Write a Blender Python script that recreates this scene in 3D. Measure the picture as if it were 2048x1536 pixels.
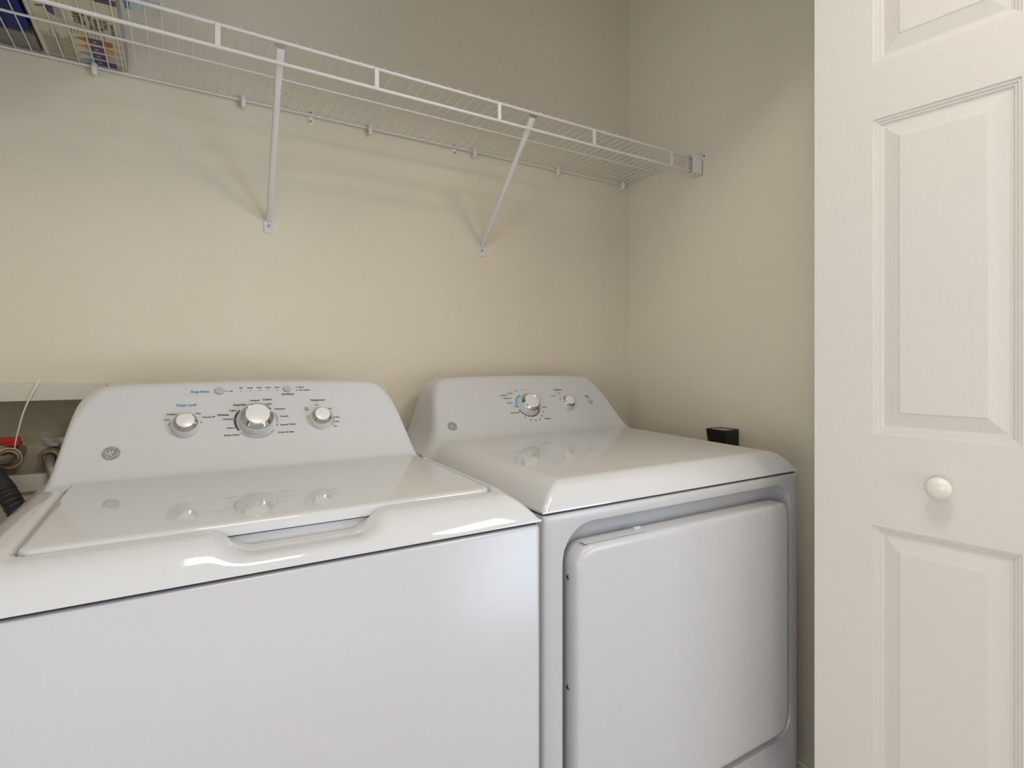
import bpy, math, random
import numpy as np
from mathutils import Vector, Matrix

random.seed(7)
for o in list(bpy.data.objects):
    bpy.data.objects.remove(o)
sc = bpy.context.scene
COL = sc.collection
R = math.radians

# ------------------------------------------------------------------ camera
cd = bpy.data.cameras.new('camera')
cam = bpy.data.objects.new('camera', cd)
COL.objects.link(cam)
cam.location = (-1.3771, -1.4707, 1.116)
cam.rotation_euler = (R(90), 0, -0.5425)
cd.sensor_width = 36.0
cd.lens = 1097.7 / 2048 * 36
cd.shift_y = -(768 - 725.5) / 2048
cd.clip_start = 0.02
sc.camera = cam

# ------------------------------------------------------------------ world, lights, exposure
w = bpy.data.worlds.new('room_world')
sc.world = w
w.use_nodes = True
w.node_tree.nodes['Background'].inputs[0].default_value = (0.92, 0.95, 1.0, 1)
w.node_tree.nodes['Background'].inputs[1].default_value = 0.35


def area(name, loc, target, sx, sy, power, col):
    l = bpy.data.lights.new(name, 'AREA')
    l.shape = 'RECTANGLE'
    l.size = sx
    l.size_y = sy
    l.energy = power
    l.color = col
    o = bpy.data.objects.new(name, l)
    COL.objects.link(o)
    o.location = loc
    d = Vector(target) - Vector(loc)
    o.rotation_euler = d.to_track_quat('-Z', 'Y').to_euler()
    return o


# broad fill light added opposite the closet; cool window daylight farther right
area('front_fill_light', (-1.45, -3.44, 1.00), (-1.35, 0, 2.6), 2.3, 1.7, 11, (0.92, 0.96, 1.0))
area('right_window_light', (0.85, -3.44, 1.05), (-1.7, 0, 2.6), 1.0, 1.6, 44, (0.66, 0.79, 1.0))
# second window at the left end of the hall
area('side_window_light', (-4.05, -2.25, 1.10), (-0.2, -0.6, 2.5), 1.6, 1.6, 54, (0.86, 0.90, 0.97))
# ceiling lamps of the hall
area('hall_ceiling_light', (-1.17, -1.38, 2.40), (-1.17, -1.38, 0), 0.38, 0.24, 8, (1.0, 0.91, 0.76))
area('room_ceiling_light', (-0.10, -1.90, 2.38), (-0.30, -1.6, 0), 0.35, 0.35, 12, (1.0, 0.89, 0.72))

vs = sc.view_settings
vs.view_transform = 'Standard'
vs.look = 'None'
vs.gamma = 1.0
vs.exposure = 0.0
vs.use_curve_mapping = False


# ------------------------------------------------------------------ materials
def mat(name, col, rough=0.5, metal=0.0, coat=0.0, spec=0.5, bump=None, var=None, emit=None, alpha=None):
    m = bpy.data.materials.new(name)
    m.use_nodes = True
    nt = m.node_tree
    b = nt.nodes['Principled BSDF']
    b.inputs['Base Color'].default_value = (*col, 1)
    b.inputs['Roughness'].default_value = rough
    b.inputs['Metallic'].default_value = metal
    b.inputs['Specular IOR Level'].default_value = spec
    b.inputs['Coat Weight'].default_value = coat
    b.inputs['Coat Roughness'].default_value = 0.06
    tc = nt.nodes.new('ShaderNodeTexCoord')
    if var:      # (scale, colour 2, sharpness low, high)
        n = nt.nodes.new('ShaderNodeTexNoise')
        n.inputs['Scale'].default_value = var[0]
        n.inputs['Detail'].default_value = 5
        nt.links.new(tc.outputs['Object'], n.inputs['Vector'])
        r = nt.nodes.new('ShaderNodeMapRange')
        r.inputs[1].default_value = var[2]
        r.inputs[2].default_value = var[3]
        nt.links.new(n.outputs['Fac'], r.inputs[0])
        mx = nt.nodes.new('ShaderNodeMix')
        mx.data_type = 'RGBA'
        mx.inputs[6].default_value = (*col, 1)
        mx.inputs[7].default_value = (*var[1], 1)
        nt.links.new(r.outputs[0], mx.inputs[0])
        nt.links.new(mx.outputs[2], b.inputs['Base Color'])
    if bump:     # (scale vector, strength, distance)
        mp = nt.nodes.new('ShaderNodeMapping')
        mp.inputs['Scale'].default_value = bump[0]
        nt.links.new(tc.outputs['Object'], mp.inputs['Vector'])
        n = nt.nodes.new('ShaderNodeTexNoise')
        n.inputs['Scale'].default_value = 1.0
        n.inputs['Detail'].default_value = 3
        if len(bump) > 3:
            n.inputs['Distortion'].default_value = bump[3]
        nt.links.new(mp.outputs[0], n.inputs['Vector'])
        bp = nt.nodes.new('ShaderNodeBump')
        bp.inputs['Strength'].default_value = bump[1]
        bp.inputs['Distance'].default_value = bump[2]
        nt.links.new(n.outputs['Fac'], bp.inputs['Height'])
        nt.links.new(bp.outputs[0], b.inputs['Normal'])
    return m


M = {}
M['wall'] = mat('beige_paint', (0.775, 0.715, 0.59), 0.42, spec=0.35, bump=((60, 60, 60), 0.12, 0.002),
                var=(1.6, (0.75, 0.69, 0.56), 0.4, 0.7))
M['ceiling'] = mat('ceiling_paint', (0.80, 0.79, 0.76), 0.8)
M['floor'] = mat('floor_vinyl', (0.50, 0.42, 0.33), 0.45, var=(9, (0.43, 0.36, 0.28), 0.4, 0.6))
M['hallwall'] = mat('hall_paint', (0.74, 0.72, 0.68), 0.7)
M['doorv'] = mat('white_door_paint_vertical', (0.785, 0.755, 0.71), 0.38, bump=((420, 420, 8), 0.32, 0.0010))
M['doorh'] = mat('white_door_paint_horizontal', (0.785, 0.755, 0.71), 0.38, bump=((8, 8, 420), 0.32, 0.0010))
M['doorp'] = mat('white_door_paint_panel', (0.785, 0.755, 0.71), 0.36, bump=((150, 150, 7), 0.24, 0.0014, 0.8))
M['doorm'] = mat('white_door_paint_moulding', (0.785, 0.755, 0.71), 0.36)
M['knobw'] = mat('knob_white', (0.84, 0.81, 0.74), 0.22)
M['enamel'] = mat('white_enamel', (0.62, 0.625, 0.64), 0.05, spec=0.55)
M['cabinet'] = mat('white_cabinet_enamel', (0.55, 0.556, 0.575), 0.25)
M['plasticw'] = mat('white_plastic', (0.74, 0.74, 0.74), 0.22)
M['wire'] = mat('white_vinyl_wire', (0.80, 0.79, 0.775), 0.32)
M['clip'] = mat('white_clip_plastic', (0.84, 0.83, 0.79), 0.35)
M['screw'] = mat('screw_steel', (0.35, 0.34, 0.32), 0.35, metal=1)
M['chrome'] = mat('chrome', (0.56, 0.55, 0.53), 0.06, metal=1)
M['dark'] = mat('dark_gap', (0.02, 0.02, 0.022), 0.7)
M['ink'] = mat('ink_black', (0.035, 0.035, 0.04), 0.5)
M['inkgrey'] = mat('ink_grey', (0.36, 0.36, 0.37), 0.5)
M['inkpale'] = mat('ink_pale_grey', (0.55, 0.55, 0.56), 0.5)
M['inkblue'] = mat('ink_blue', (0.02, 0.27, 0.55), 0.5)
M['inklb'] = mat('ink_light_blue', (0.33, 0.66, 0.80), 0.5)
M['btn'] = mat('button_grey', (0.42, 0.44, 0.45), 0.35)
M['logo'] = mat('badge_grey', (0.235, 0.235, 0.24), 0.4, spec=0.2)
M['logol'] = mat('badge_silver', (0.68, 0.68, 0.68), 0.3)
M['red'] = mat('valve_red', (0.42, 0.012, 0.012), 0.4, var=(60, (0.55, 0.22, 0.2), 0.55, 0.7))
M['blue'] = mat('valve_blue_grey', (0.24, 0.25, 0.28), 0.45, var=(70, (0.42, 0.41, 0.37), 0.45, 0.6))
M['brass'] = mat('old_brass', (0.36, 0.29, 0.21), 0.45, metal=0.6, var=(50, (0.22, 0.15, 0.10), 0.4, 0.65))
M['braid'] = mat('braided_steel', (0.42, 0.38, 0.35), 0.4, metal=0.5, var=(650, (0.24, 0.20, 0.175), 0.42, 0.62))
M['hose'] = mat('drain_hose_grey', (0.055, 0.058, 0.065), 0.5)
M['boxin'] = mat('outlet_box_liner', (0.50, 0.45, 0.35), 0.5, var=(22, (0.40, 0.33, 0.23), 0.5, 0.75))
M['boxfr'] = mat('outlet_box_frame', (0.70, 0.67, 0.61), 0.45)
M['tie'] = mat('zip_tie_nylon', (0.80, 0.78, 0.66), 0.3)
M['black'] = mat('black_plastic', (0.006, 0.006, 0.006), 0.4)
M['card'] = mat('carton_cream', (0.62, 0.58, 0.44), 0.4)
M['lav'] = mat('carton_lavender', (0.40, 0.36, 0.47), 0.45)
M['purple'] = mat('ink_purple', (0.075, 0.022, 0.13), 0.45)
M['orange'] = mat('ink_orange', (0.60, 0.30, 0.05), 0.45)
M['rust'] = mat('ink_rust', (0.36, 0.13, 0.05), 0.45)
M['sky'] = mat('ink_sky_blue', (0.22, 0.36, 0.55), 0.45)
M['indigo'] = mat('ink_indigo', (0.03, 0.05, 0.25), 0.45)
M['navy'] = mat('blue_container', (0.003, 0.020, 0.17), 0.5, spec=0.2)
M['greyp'] = mat('grey_container', (0.21, 0.20, 0.195), 0.5)
M['bag'] = mat('pale_bag', (0.62, 0.68, 0.68), 0.35)
M['markr'] = mat('wall_scuff_red', (0.55, 0.25, 0.2), 0.6)
M['markd'] = mat('wall_scuff_dark', (0.30, 0.24, 0.17), 0.6)


# ------------------------------------------------------------------ helpers
def tag(o, label=None, cat=None, group=None, kind=None):
    if label: o['label'] = label
    if cat: o['category'] = cat
    if group: o['group'] = group
    if kind: o['kind'] = kind
    return o


def empty(name, loc=(0, 0, 0)):
    o = bpy.data.objects.new(name, None)
    o.empty_display_size = 0.05
    COL.objects.link(o)
    o.location = loc
    return o


class MB:
    """collects shapes, builds ONE mesh object"""
    def __init__(s):
        s.v = []; s.f = []; s.mi = []

    def add(s, vs, fs, mi=0):
        n = len(s.v)
        s.v += [tuple(map(float, p)) for p in vs]
        s.f += [tuple(i + n for i in f) for f in fs]
        s.mi += [mi] * len(fs)
        return s

    def box(s, a, b, mi=0):
        x0, y0, z0 = a; x1, y1, z1 = b
        return s.add([(x0, y0, z0), (x1, y0, z0), (x1, y1, z0), (x0, y1, z0), (x0, y0, z1), (x1, y0, z1), (x1, y1, z1), (x0, y1, z1)],
                     [(0, 3, 2, 1), (4, 5, 6, 7), (0, 1, 5, 4), (1, 2, 6, 5), (2, 3, 7, 6), (3, 0, 4, 7)], mi)

    def tube(s, pts, r, n=10, cap=True, mi=0):
        pts = [Vector(p) for p in pts]
        rs = r if isinstance(r, (list, tuple)) else [r] * len(pts)
        t0 = (pts[1] - pts[0]).normalized()
        up = Vector((0, 0, 1)) if abs(t0.z) < 0.9 else Vector((1, 0, 0))
        nrm = t0.cross(up).normalized()
        vs = []
        for i, p in enumerate(pts):
            t = (pts[min(i + 1, len(pts) - 1)] - pts[max(i - 1, 0)]).normalized()
            nrm = (nrm - t * nrm.dot(t)).normalized()
            bi = t.cross(nrm)
            for k in range(n):
                a = 2 * math.pi * k / n
                vs.append(p + (nrm * math.cos(a) + bi * math.sin(a)) * rs[i])
        fs = []
        for i in range(len(pts) - 1):
            for k in range(n):
                k2 = (k + 1) % n
                fs.append((i * n + k, i * n + k2, (i + 1) * n + k2, (i + 1) * n + k))
        if cap:
            fs.append(tuple(range(n - 1, -1, -1)))
            fs.append(tuple(range((len(pts) - 1) * n, len(pts) * n)))
        return s.add(vs, fs, mi)

    def lathe(s, prof, F, n=40, cap=True, mi=0):
        """prof (r, h) along the z of frame F (Matrix)"""
        vs = []
        for r, h in prof:
            for k in range(n):
                a = 2 * math.pi * k / n
                vs.append(F @ Vector((r * math.cos(a), r * math.sin(a), h)))
        fs = []
        for i in range(len(prof) - 1):
            for k in range(n):
                k2 = (k + 1) % n
                fs.append((i * n + k, i * n + k2, (i + 1) * n + k2, (i + 1) * n + k))
        if cap:
            fs.append(tuple(range(n - 1, -1, -1)))
            fs.append(tuple(range((len(prof) - 1) * n, len(prof) * n)))
        return s.add(vs, fs, mi)

    def build(s, name, mats, parent=None, smooth=False, bevel=0, seg=3, origin=None):
        me = bpy.data.meshes.new(name)
        vs = s.v
        if origin is not None:
            vs = [(p[0] - origin[0], p[1] - origin[1], p[2] - origin[2]) for p in vs]
        me.from_pydata(vs, [], s.f)
        if not isinstance(mats, (list, tuple)): mats = [mats]
        for m in mats: me.materials.append(m)
        me.polygons.foreach_set('material_index', s.mi)
        if smooth: me.polygons.foreach_set('use_smooth', [True] * len(s.f))
        me.update()
        o = bpy.data.objects.new(name, me)
        COL.objects.link(o)
        if parent:
            o.parent = parent
            if origin is None:
                o.location = -Vector(parent_world(parent))
            else:
                o.location = Vector(origin) - Vector(parent_world(parent))
        elif origin is not None:
            o.location = origin
        if bevel:
            b = o.modifiers.new('bevel', 'BEVEL')
            b.width = bevel; b.segments = seg; b.limit_method = 'ANGLE'
            b.angle_limit = R(35)
            b.harden_normals = False
            me.polygons.foreach_set('use_smooth', [True] * len(s.f))
            w_ = o.modifiers.new('wn', 'WEIGHTED_NORMAL')
            w_.keep_sharp = True
        elif smooth:
            try:
                me.set_sharp_from_angle(angle=R(40))
            except Exception:
                pass
        return o


def parent_world(p):
    l = Vector((0, 0, 0))
    while p:
        l += p.location
        p = p.parent
    return l


def frame(o, zdir, xdir=(1, 0, 0)):
    z = Vector(zdir).normalized()
    x = Vector(xdir); x = (x - z * x.dot(z)).normalized()
    y = z.cross(x)
    m = Matrix((x, y, z)).transposed().to_4x4()
    m.translation = Vector(o)
    return m


_txt = {}


def text_mesh(s):
    if s not in _txt:
        c = bpy.data.curves.new('t', 'FONT')
        c.body = s
        c.size = 1.0
        c.align_x = 'CENTER'; c.align_y = 'CENTER'
        c.resolution_u = 2
        o = bpy.data.objects.new('t', c)
        COL.objects.link(o)
        dg = bpy.context.evaluated_depsgraph_get()
        me = o.evaluated_get(dg).to_mesh()
        vs = [tuple(v.co) for v in me.vertices]
        fs = [tuple(p.vertices) for p in me.polygons]
        o.evaluated_get(dg).to_mesh_clear()
        bpy.data.objects.remove(o)
        bpy.data.curves.remove(c)
        _txt[s] = (vs, fs)
    return _txt[s]


def put_text(mb, s, F, x, y, size, width=None, bold=0.0, rot=0.0, mi=0, h=0.0004):
    """flat lettering in the xy plane of frame F, centred at x, y"""
    vs, fs = text_mesh(s)
    xs = [v[0] for v in vs]
    sx = size
    if width: sx = width / max(1e-6, max(xs) - min(xs))
    c, sn = math.cos(rot), math.sin(rot)
    offs = [(0, 0)] if not bold else [(-bold, 0), (bold, 0), (0, bold), (0, -bold)]
    for i, (ox, oy) in enumerate(offs):
        out = []
        for v in vs:
            a, b = v[0] * sx + ox, v[1] * size + oy
            out.append(F @ Vector((x + a * c - b * sn, y + a * sn + b * c, h + i * 0.00003)))
        mb.add(out, fs, mi)


def arc(mb, F, cx, cy, r0, r1, a0, a1, h=0.0004, n=24, mi=0, caps=False):
    vs = []
    for i in range(n + 1):
        a = R(a0 + (a1 - a0) * i / n)
        for r in (r0, r1):
            vs.append(F @ Vector((cx + r * math.cos(a), cy + r * math.sin(a), h)))
    fs = [(2 * i, 2 * i + 1, 2 * i + 3, 2 * i + 2) for i in range(n)]
    if a1 > a0: fs = [f[::-1] for f in fs]
    mb.add(vs, fs, mi)
    if caps:
        rm, hw = (r0 + r1) / 2, (r1 - r0) / 2
        for a in (a0, a1):
            disc(mb, F, cx + rm * math.cos(R(a)), cy + rm * math.sin(R(a)), hw, h, mi=mi)


def disc(mb, F, cx, cy, r, h=0.0005, n=14, mi=0, sy=1.0):
    mb.add([F @ Vector((cx + r * math.cos(2 * math.pi * k / n), cy + r * sy * math.sin(2 * math.pi * k / n), h)) for k in range(n)],
           [tuple(range(n))], mi)


def stroke(mb, F, pts, wd, h, mi=0):
    """flat ribbon through smooth points"""
    P = []
    n = len(pts)
    for i in range(n - 1):
        p0 = pts[max(i - 1, 0)]; p1 = pts[i]; p2 = pts[i + 1]; p3 = pts[min(i + 2, n - 1)]
        for k in range(6):
            t = k / 6
            P.append(tuple(0.5 * (2 * p1[j] + (p2[j] - p0[j]) * t + (2 * p0[j] - 5 * p1[j] + 4 * p2[j] - p3[j]) * t * t
                                  + (-p0[j] + 3 * p1[j] - 3 * p2[j] + p3[j]) * t ** 3) for j in (0, 1)))
    P.append(pts[-1])
    vs = []
    for i, p in enumerate(P):
        a = P[max(i - 1, 0)]; b = P[min(i + 1, len(P) - 1)]
        d = Vector((b[0] - a[0], b[1] - a[1])).normalized()
        taper = wd * (0.35 + 0.65 * math.sin(math.pi * min(1, max(0, i / (len(P) - 1)))))
        for s_ in (-1, 1):
            vs.append(F @ Vector((p[0] - d.y * taper * s_ / 2, p[1] + d.x * taper * s_ / 2, h)))
    mb.add(vs, [(2 * i, 2 * i + 1, 2 * i + 3, 2 * i + 2)[::-1] for i in range(len(P) - 1)], mi)


def rrect(x0, x1, y0, y1, r, n=8):
    """rounded rectangle loop, counterclockwise"""
    out = []
    rs = r if isinstance(r, (list, tuple)) else [r] * 4
    for (cx, cy, a0, rr) in ((x1, y0, -90, rs[0]), (x1, y1, 0, rs[1]), (x0, y1, 90, rs[2]), (x0, y0, 180, rs[3])):
        ccx = cx - rr if cx == x1 else cx + rr
        ccy = cy - rr if cy == y1 else cy + rr
        for k in range(n + 1):
            a = R(a0 + 90 * k / n)
            out.append((ccx + rr * math.cos(a), ccy + rr * math.sin(a)))
    return out


def loops(mb, ls, close_last=True, close_first=False, mi=0):
    n = len(ls[0])
    vs = [p for l in ls for p in l]
    fs = []
    for i in range(len(ls) - 1):
        for k in range(n):
            k2 = (k + 1) % n
            fs.append((i * n + k, i * n + k2, (i + 1) * n + k2, (i + 1) * n + k))
    if close_last: fs.append(tuple(range((len(ls) - 1) * n, len(ls) * n)))
    if close_first: fs.append(tuple(range(n - 1, -1, -1)))
    mb.add(vs, fs, mi)


def smin(a, b, k):
    h = np.maximum(k - np.abs(a - b), 0) / k
    return np.minimum(a, b) - h * h * k * 0.25


def smax(a, b, k):
    return -smin(-a, -b, k)


def sstep(e0, e1, x):
    t = np.clip((x - e0) / (e1 - e0), 0, 1)
    return t * t * (3 - 2 * t)


# ------------------------------------------------------------------ room shell
XL, XR = -1.90, 0.0
ZC = 2.44
YF = -0.83      # inner face of the closet front wall
HX0, HX1, HZ0, HZ1 = -1.822, -1.533, 0.886, 1.040     # hole for the outlet box

mb = MB()
# back wall with the opening for the laundry outlet box, 0.11 thick
for (a, b, c, d) in ((XL - 0.1, HX0, 0, ZC), (HX1, XR + 0.1, 0, ZC), (HX0, HX1, 0, HZ0), (HX0, HX1, HZ1, ZC)):
    mb.add([(a, 0, c), (b, 0, c), (b, 0, d), (a, 0, d)], [(0, 1, 2, 3)])
    mb.add([(a, 0.11, c), (b, 0.11, c), (b, 0.11, d), (a, 0.11, d)], [(3, 2, 1, 0)])
wb = mb.build('wall_back', M['wall']); tag(wb, 'beige painted back wall of the laundry closet', kind='structure')

mb = MB().box((0, YF - 0.1, 0), (0.1, 0.0, ZC))
tag(mb.build('wall_right', M['wall']), 'beige painted right side wall of the closet', kind='structure')
mb = MB().box((XL - 0.1, YF - 0.1, 0), (XL, 0.0, ZC))
tag(mb.build('wall_left', M['wall']), 'beige painted left side wall of the closet', kind='structure')
# closet front wall: stubs at both sides and the header above the opening
mb = MB()
mb.box((-0.165, YF - 0.1, 0), (0.0, YF, ZC)).box((XL, YF - 0.1, 0), (-1.80, YF, ZC)).box((-1.80, YF - 0.1, 2.07), (-0.165, YF, ZC))
tag(mb.build('wall_front', M['hallwall']), 'closet front wall around the bifold door opening', kind='structure')
mb = MB().box((-4.2, -3.6, -0.05), (1.6, 0.11, 0.0))
tag(mb.build('floor', M['floor']), 'brown vinyl floor under the machines', kind='structure')
mb = MB().box((-4.2, -3.6, ZC), (1.6, 0.11, ZC + 0.05))
tag(mb.build('ceiling', M['ceiling']), 'white ceiling', kind='structure')
mb = MB().box((-4.2, -3.6, 0), (1.6, -3.5, ZC))
tag(mb.build('wall_hall', M['hallwall']), 'pale hall wall opposite the closet', kind='structure')
mb = MB().box((1.5, -3.5, 0), (1.6, YF - 0.1, ZC))
tag(mb.build('wall_hall_right', M['hallwall']), 'pale hall end wall on the right', kind='structure')
mb = MB().box((-4.2, -3.5, 0), (-4.1, YF - 0.1, ZC)).box((-4.1, YF - 0.1, 0), (XL - 0.1, YF, ZC)).box((0.1, YF - 0.1, 0), (1.5, YF, ZC))
tag(mb.build('wall_hall_left', M['hallwall']), 'pale hall walls on the left and beside the closet', kind='structure')

# little scuffs on the back wall
mk = MB()
FW = frame((0, -0.0006, 0), (0, -1, 0), (1, 0, 0))     # local x = x, local y = z
for (x, z, r_) in ((-0.462, 1.237, .0012), (-0.45, 1.236, .0009), (-0.437, 1.2355, .0014), (-0.428, 1.2355, .001), (-0.417, 1.235, .0012), (-0.405, 1.235, .0009), (-0.50, 1.238, .0007)):
    disc(mk, FW, x, z, r_, 0.0, n=6, mi=0)
stroke(mk, FW, [(-0.672, 1.275), (-0.670, 1.268), (-0.671, 1.262)], 0.0012, 0.0, 0)
for i in range(16):
    disc(mk, FW, -1.13 + random.gauss(0, .022), 1.80 + random.gauss(0, .02), random.uniform(.0006, .0012), 0.0, n=6, mi=1)
for (x, z) in ((-0.79, 1.78), (-0.80, 1.96), (-0.60, 1.80), (-0.465, 1.405)):
    disc(mk, FW, x, z, .0016, 0.0, n=8, mi=1)
mk.build('scuff_mark', [M['markr'], M['markd']], wb)['kind'] = 'stuff'

# ------------------------------------------------------------------ bifold door leaves
FAR = Vector((-0.313, -0.855, 0.0))
LW, LT = 0.397, 0.034
P0, P1 = 0.0993, 0.3008
PROWS = ((0.24, 0.820), (0.986, 1.558), (1.658, 1.905))
ZB, ZT = 0.012, 2.03


def leaf(name, label, panels=True):
    """leaf in local coords: x 0..LW away from the far edge, -y is the face, z up"""
    mb = MB()
    zs = [ZB] + [z for r_ in PROWS for z in r_] + [ZT]
    for x0, x1 in ((0, P0), (P1, LW)):
        for i in range(len(zs) - 1):
            for (yy, fl) in ((0, 0), (LT, 1)):
                q = [(x0, yy, zs[i]), (x1, yy, zs[i]), (x1, yy, zs[i + 1]), (x0, yy, zs[i + 1])]
                mb.add(q, [(3, 2, 1, 0) if fl else (0, 1, 2, 3)], 0)
    for i in range(0, len(zs) - 1, 2):
        for (yy, fl) in ((0, 0), (LT, 1)):
            q = [(P0, yy, zs[i]), (P1, yy, zs[i]), (P1, yy, zs[i + 1]), (P0, yy, zs[i + 1])]
            mb.add(q, [(3, 2, 1, 0) if fl else (0, 1, 2, 3)], 1)
    mb.add([(0, 0, ZB), (0, LT, ZB), (0, LT, ZT), (0, 0, ZT)], [(0, 3, 2, 1)][::1], 0)
    mb.add([(LW, 0, ZB), (LW, LT, ZB), (LW, LT, ZT), (LW, 0, ZT)], [(0, 1, 2, 3)], 0)
    mb.add([(0, 0, ZT), (LW, 0, ZT), (LW, LT, ZT), (0, LT, ZT)], [(0, 1, 2, 3)], 0)
    mb.add([(0, 0, ZB), (LW, 0, ZB), (LW, LT, ZB), (0, LT, ZB)], [(3, 2, 1, 0)], 0)
    # moulding and panels
    prof = [(0, 0), (.0012, .0028), (.0045, .0030), (.0062, .0058), (.0090, .0062), (.0108, .0095), (.0145, .0102)]
    for (z0, z1) in PROWS:
        for side in (0, 1):
            ls = []
            for ins, dp in prof:
                yy = dp if side == 0 else LT - dp
                q = [(P0 + ins, yy, z0 + ins), (P1 - ins, yy, z0 + ins), (P1 - ins, yy, z1 - ins), (P0 + ins, yy, z1 - ins)]
                ls.append(q if side == 0 else q[::-1])
            # loops() winds outward for a counterclockwise ring seen from the face
            n0 = len(mb.f)
            loops(mb, ls, close_last=False, mi=2)
    lf = mb.build(name, [M['doorv'], M['doorh'], M['doorm']])
    pb = [(.0145, .0102), (.0165, .0102), (.040, .0030), (.0415, .0016)]
    for (z0, z1) in PROWS:
        m2 = MB()
        for side in (0, 1):
            ls = []
            for ins, dp in pb:
                yy = dp if side == 0 else LT - dp
                q = [(P0 + ins, yy, z0 + ins), (P1 - ins, yy, z0 + ins), (P1 - ins, yy, z1 - ins), (P0 + ins, yy, z1 - ins)]
                ls.append(q if side == 0 else q[::-1])
            loops(m2, ls, close_last=True, mi=0)
        p = m2.build('panel', M['doorp'])
        p.parent = lf
    tag(lf, label, kind='structure')
    return lf


d1 = leaf('door_1', 'white moulded panel bifold door leaf with round knob, right of the dryer')
d1.location = FAR
d1.rotation_euler = (0, 0, math.atan2(-0.988, 0.151))
# knob
mb = MB()
F = frame((0.202, 0, 0.908), (0, -1, 0), (1, 0, 0))
mb.lathe([(.0085, 0), (.0080, .006), (.0075, .010), (.0095, .0135), (.0150, .0165), (.0180, .0205), (.0188, .0245), (.0178, .0290), (.0150, .0325), (.0105, .0347), (.0055, .0357), (.0015, .036)], F, 36)
k = mb.build('door_knob', M['knobw'], None, smooth=True)
k.parent = d1
k['label'] = 'glossy white mushroom knob'
# second leaf folded behind the first
near = FAR + Vector((0.151, -0.988, 0)).normalized() * LW
d2 = leaf('door_2', 'second bifold leaf folded behind the first, towards the right jamb')
dirn = Vector((-0.02, 1.0, 0)).normalized()
d2.rotation_euler = (0, 0, math.atan2(dirn.y, dirn.x))
d2.location = (near.x + 0.074, near.y, 0)

# ------------------------------------------------------------------ appliance tops
SIDE = [(0.0, 1.0795), (.12, 1.0780), (.20, 1.0765), (.235, 1.0735), (.254, 1.0660), (.267, 1.0520), (.279, 1.0290), (.288, 1.000), (.297, .970),
        (.307, .944), (.319, .921), (.333, .903), (.352, .890)]
SIDE_W = [(0.0, 1.0795), (.12, 1.0780), (.20, 1.0765), (.235, 1.0740), (.255, 1.0675), (.269, 1.0550), (.280, 1.0330), (.287, 1.000), (.291, .970),
          (.296, .944), (.303, .921), (.316, .903), (.345, .884)]


def side_h(dx, tab):
    SIDE_X = np.array([a for a, b in tab]); SIDE_Z = np.array([b for a, b in tab])
    # smooth the table a little
    acc = 0
    for d in (-.008, -.004, 0, .004, .008):
        acc = acc + np.interp(np.abs(dx) + d, SIDE_X, SIDE_Z)
    return acc / 5


def deck_h(dx, y, P):
    zb = P['zc'] + (y - P['yc']) * P['tilt']
    front = np.maximum(0, (P['yc'] - y) / (P['yc'] - P['yf']))
    side = np.maximum(0, (np.abs(dx) - (.343 - P['ws'])) / P['ws'])
    fr = np.clip(front, 0, 1) ** P['pf']
    sd = np.clip(side, 0, 1) ** P['ps']
    t = np.clip((fr ** 7 + sd ** 7) ** (1 / 7), 0, 1)
    return zb - (zb - .8795) * t


def top_h(dx, y, P):
    face = P['zfoot'] + (y - P['yfoot']) * P['slope']
    cons = smin(side_h(np.abs(dx), P['tab']), face, .012 + .026 * sstep(.235, .275, np.abs(dx)))
    return smax(deck_h(dx, y, P), cons, P['kf'])


def cover(P, cx, extra=None):
    xs = []
    for a, b, n in ((0, .20, 26), (.20, .30, 30), (.30, .3425, 20)):
        xs += list(np.linspace(a, b, n, endpoint=False))
    xs += [.3425, .343]
    xs = np.array([-x for x in xs[:0:-1]] + xs)
    ys = list(np.linspace(P['yf'], P['yf'] + .09, 34, endpoint=False)) + list(np.linspace(P['yf'] + .09, P['yfoot'] - .03, P.get('ny', 20), endpoint=False)) \
        + list(np.linspace(P['yfoot'] - .03, P['yfoot'] + .14, 60, endpoint=False)) + list(np.linspace(P['yfoot'] + .14, P['yb'], 14))
    ys = np.array(ys)
    X, Y = np.meshgrid(xs, ys)
    Z = top_h(X, Y, P)
    if extra is not None: Z = extra(X, Y, Z)
    nx, ny = len(xs), len(ys)
    V = [(cx + X[j, i], Y[j, i], Z[j, i]) for j in range(ny) for i in range(nx)]
    Fq = [(j * nx + i, j * nx + i + 1, (j + 1) * nx + i + 1, (j + 1) * nx + i) for j in range(ny - 1) for i in range(nx - 1)]
    # skirt: rounded lip then vertical
    ring = [i for i in range(nx)] + [j * nx + nx - 1 for j in range(1, ny)] + [(ny - 1) * nx + i for i in range(nx - 2, -1, -1)] + [j * nx for j in range(ny - 2, 0, -1)]
    prev = ring
    for (out, zz) in ((.0004, -.0008), (.0004, None)):
        cur = []
        for r_ in ring:
            x, y, z = V[r_]
            ox = (x - cx) / .343
            nx_ = cx + math.copysign(.343 + out, x - cx) if abs(abs(x - cx) - .343) < 1e-6 else x
            ny_ = y - out if abs(y - P['yf']) < 1e-6 else (y + out * 0 if abs(y - P['yb']) < 1e-6 else y)
            V.append((nx_, ny_, .8762 if zz is None else z + zz))
            cur.append(len(V) - 1)
        n = len(ring)
        for k in range(n):
            k2 = (k + 1) % n
            Fq.append((prev[k], cur[k], cur[k2], prev[k2]))
        prev = cur
    mb = MB(); mb.add(V, Fq)
    return mb


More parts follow.
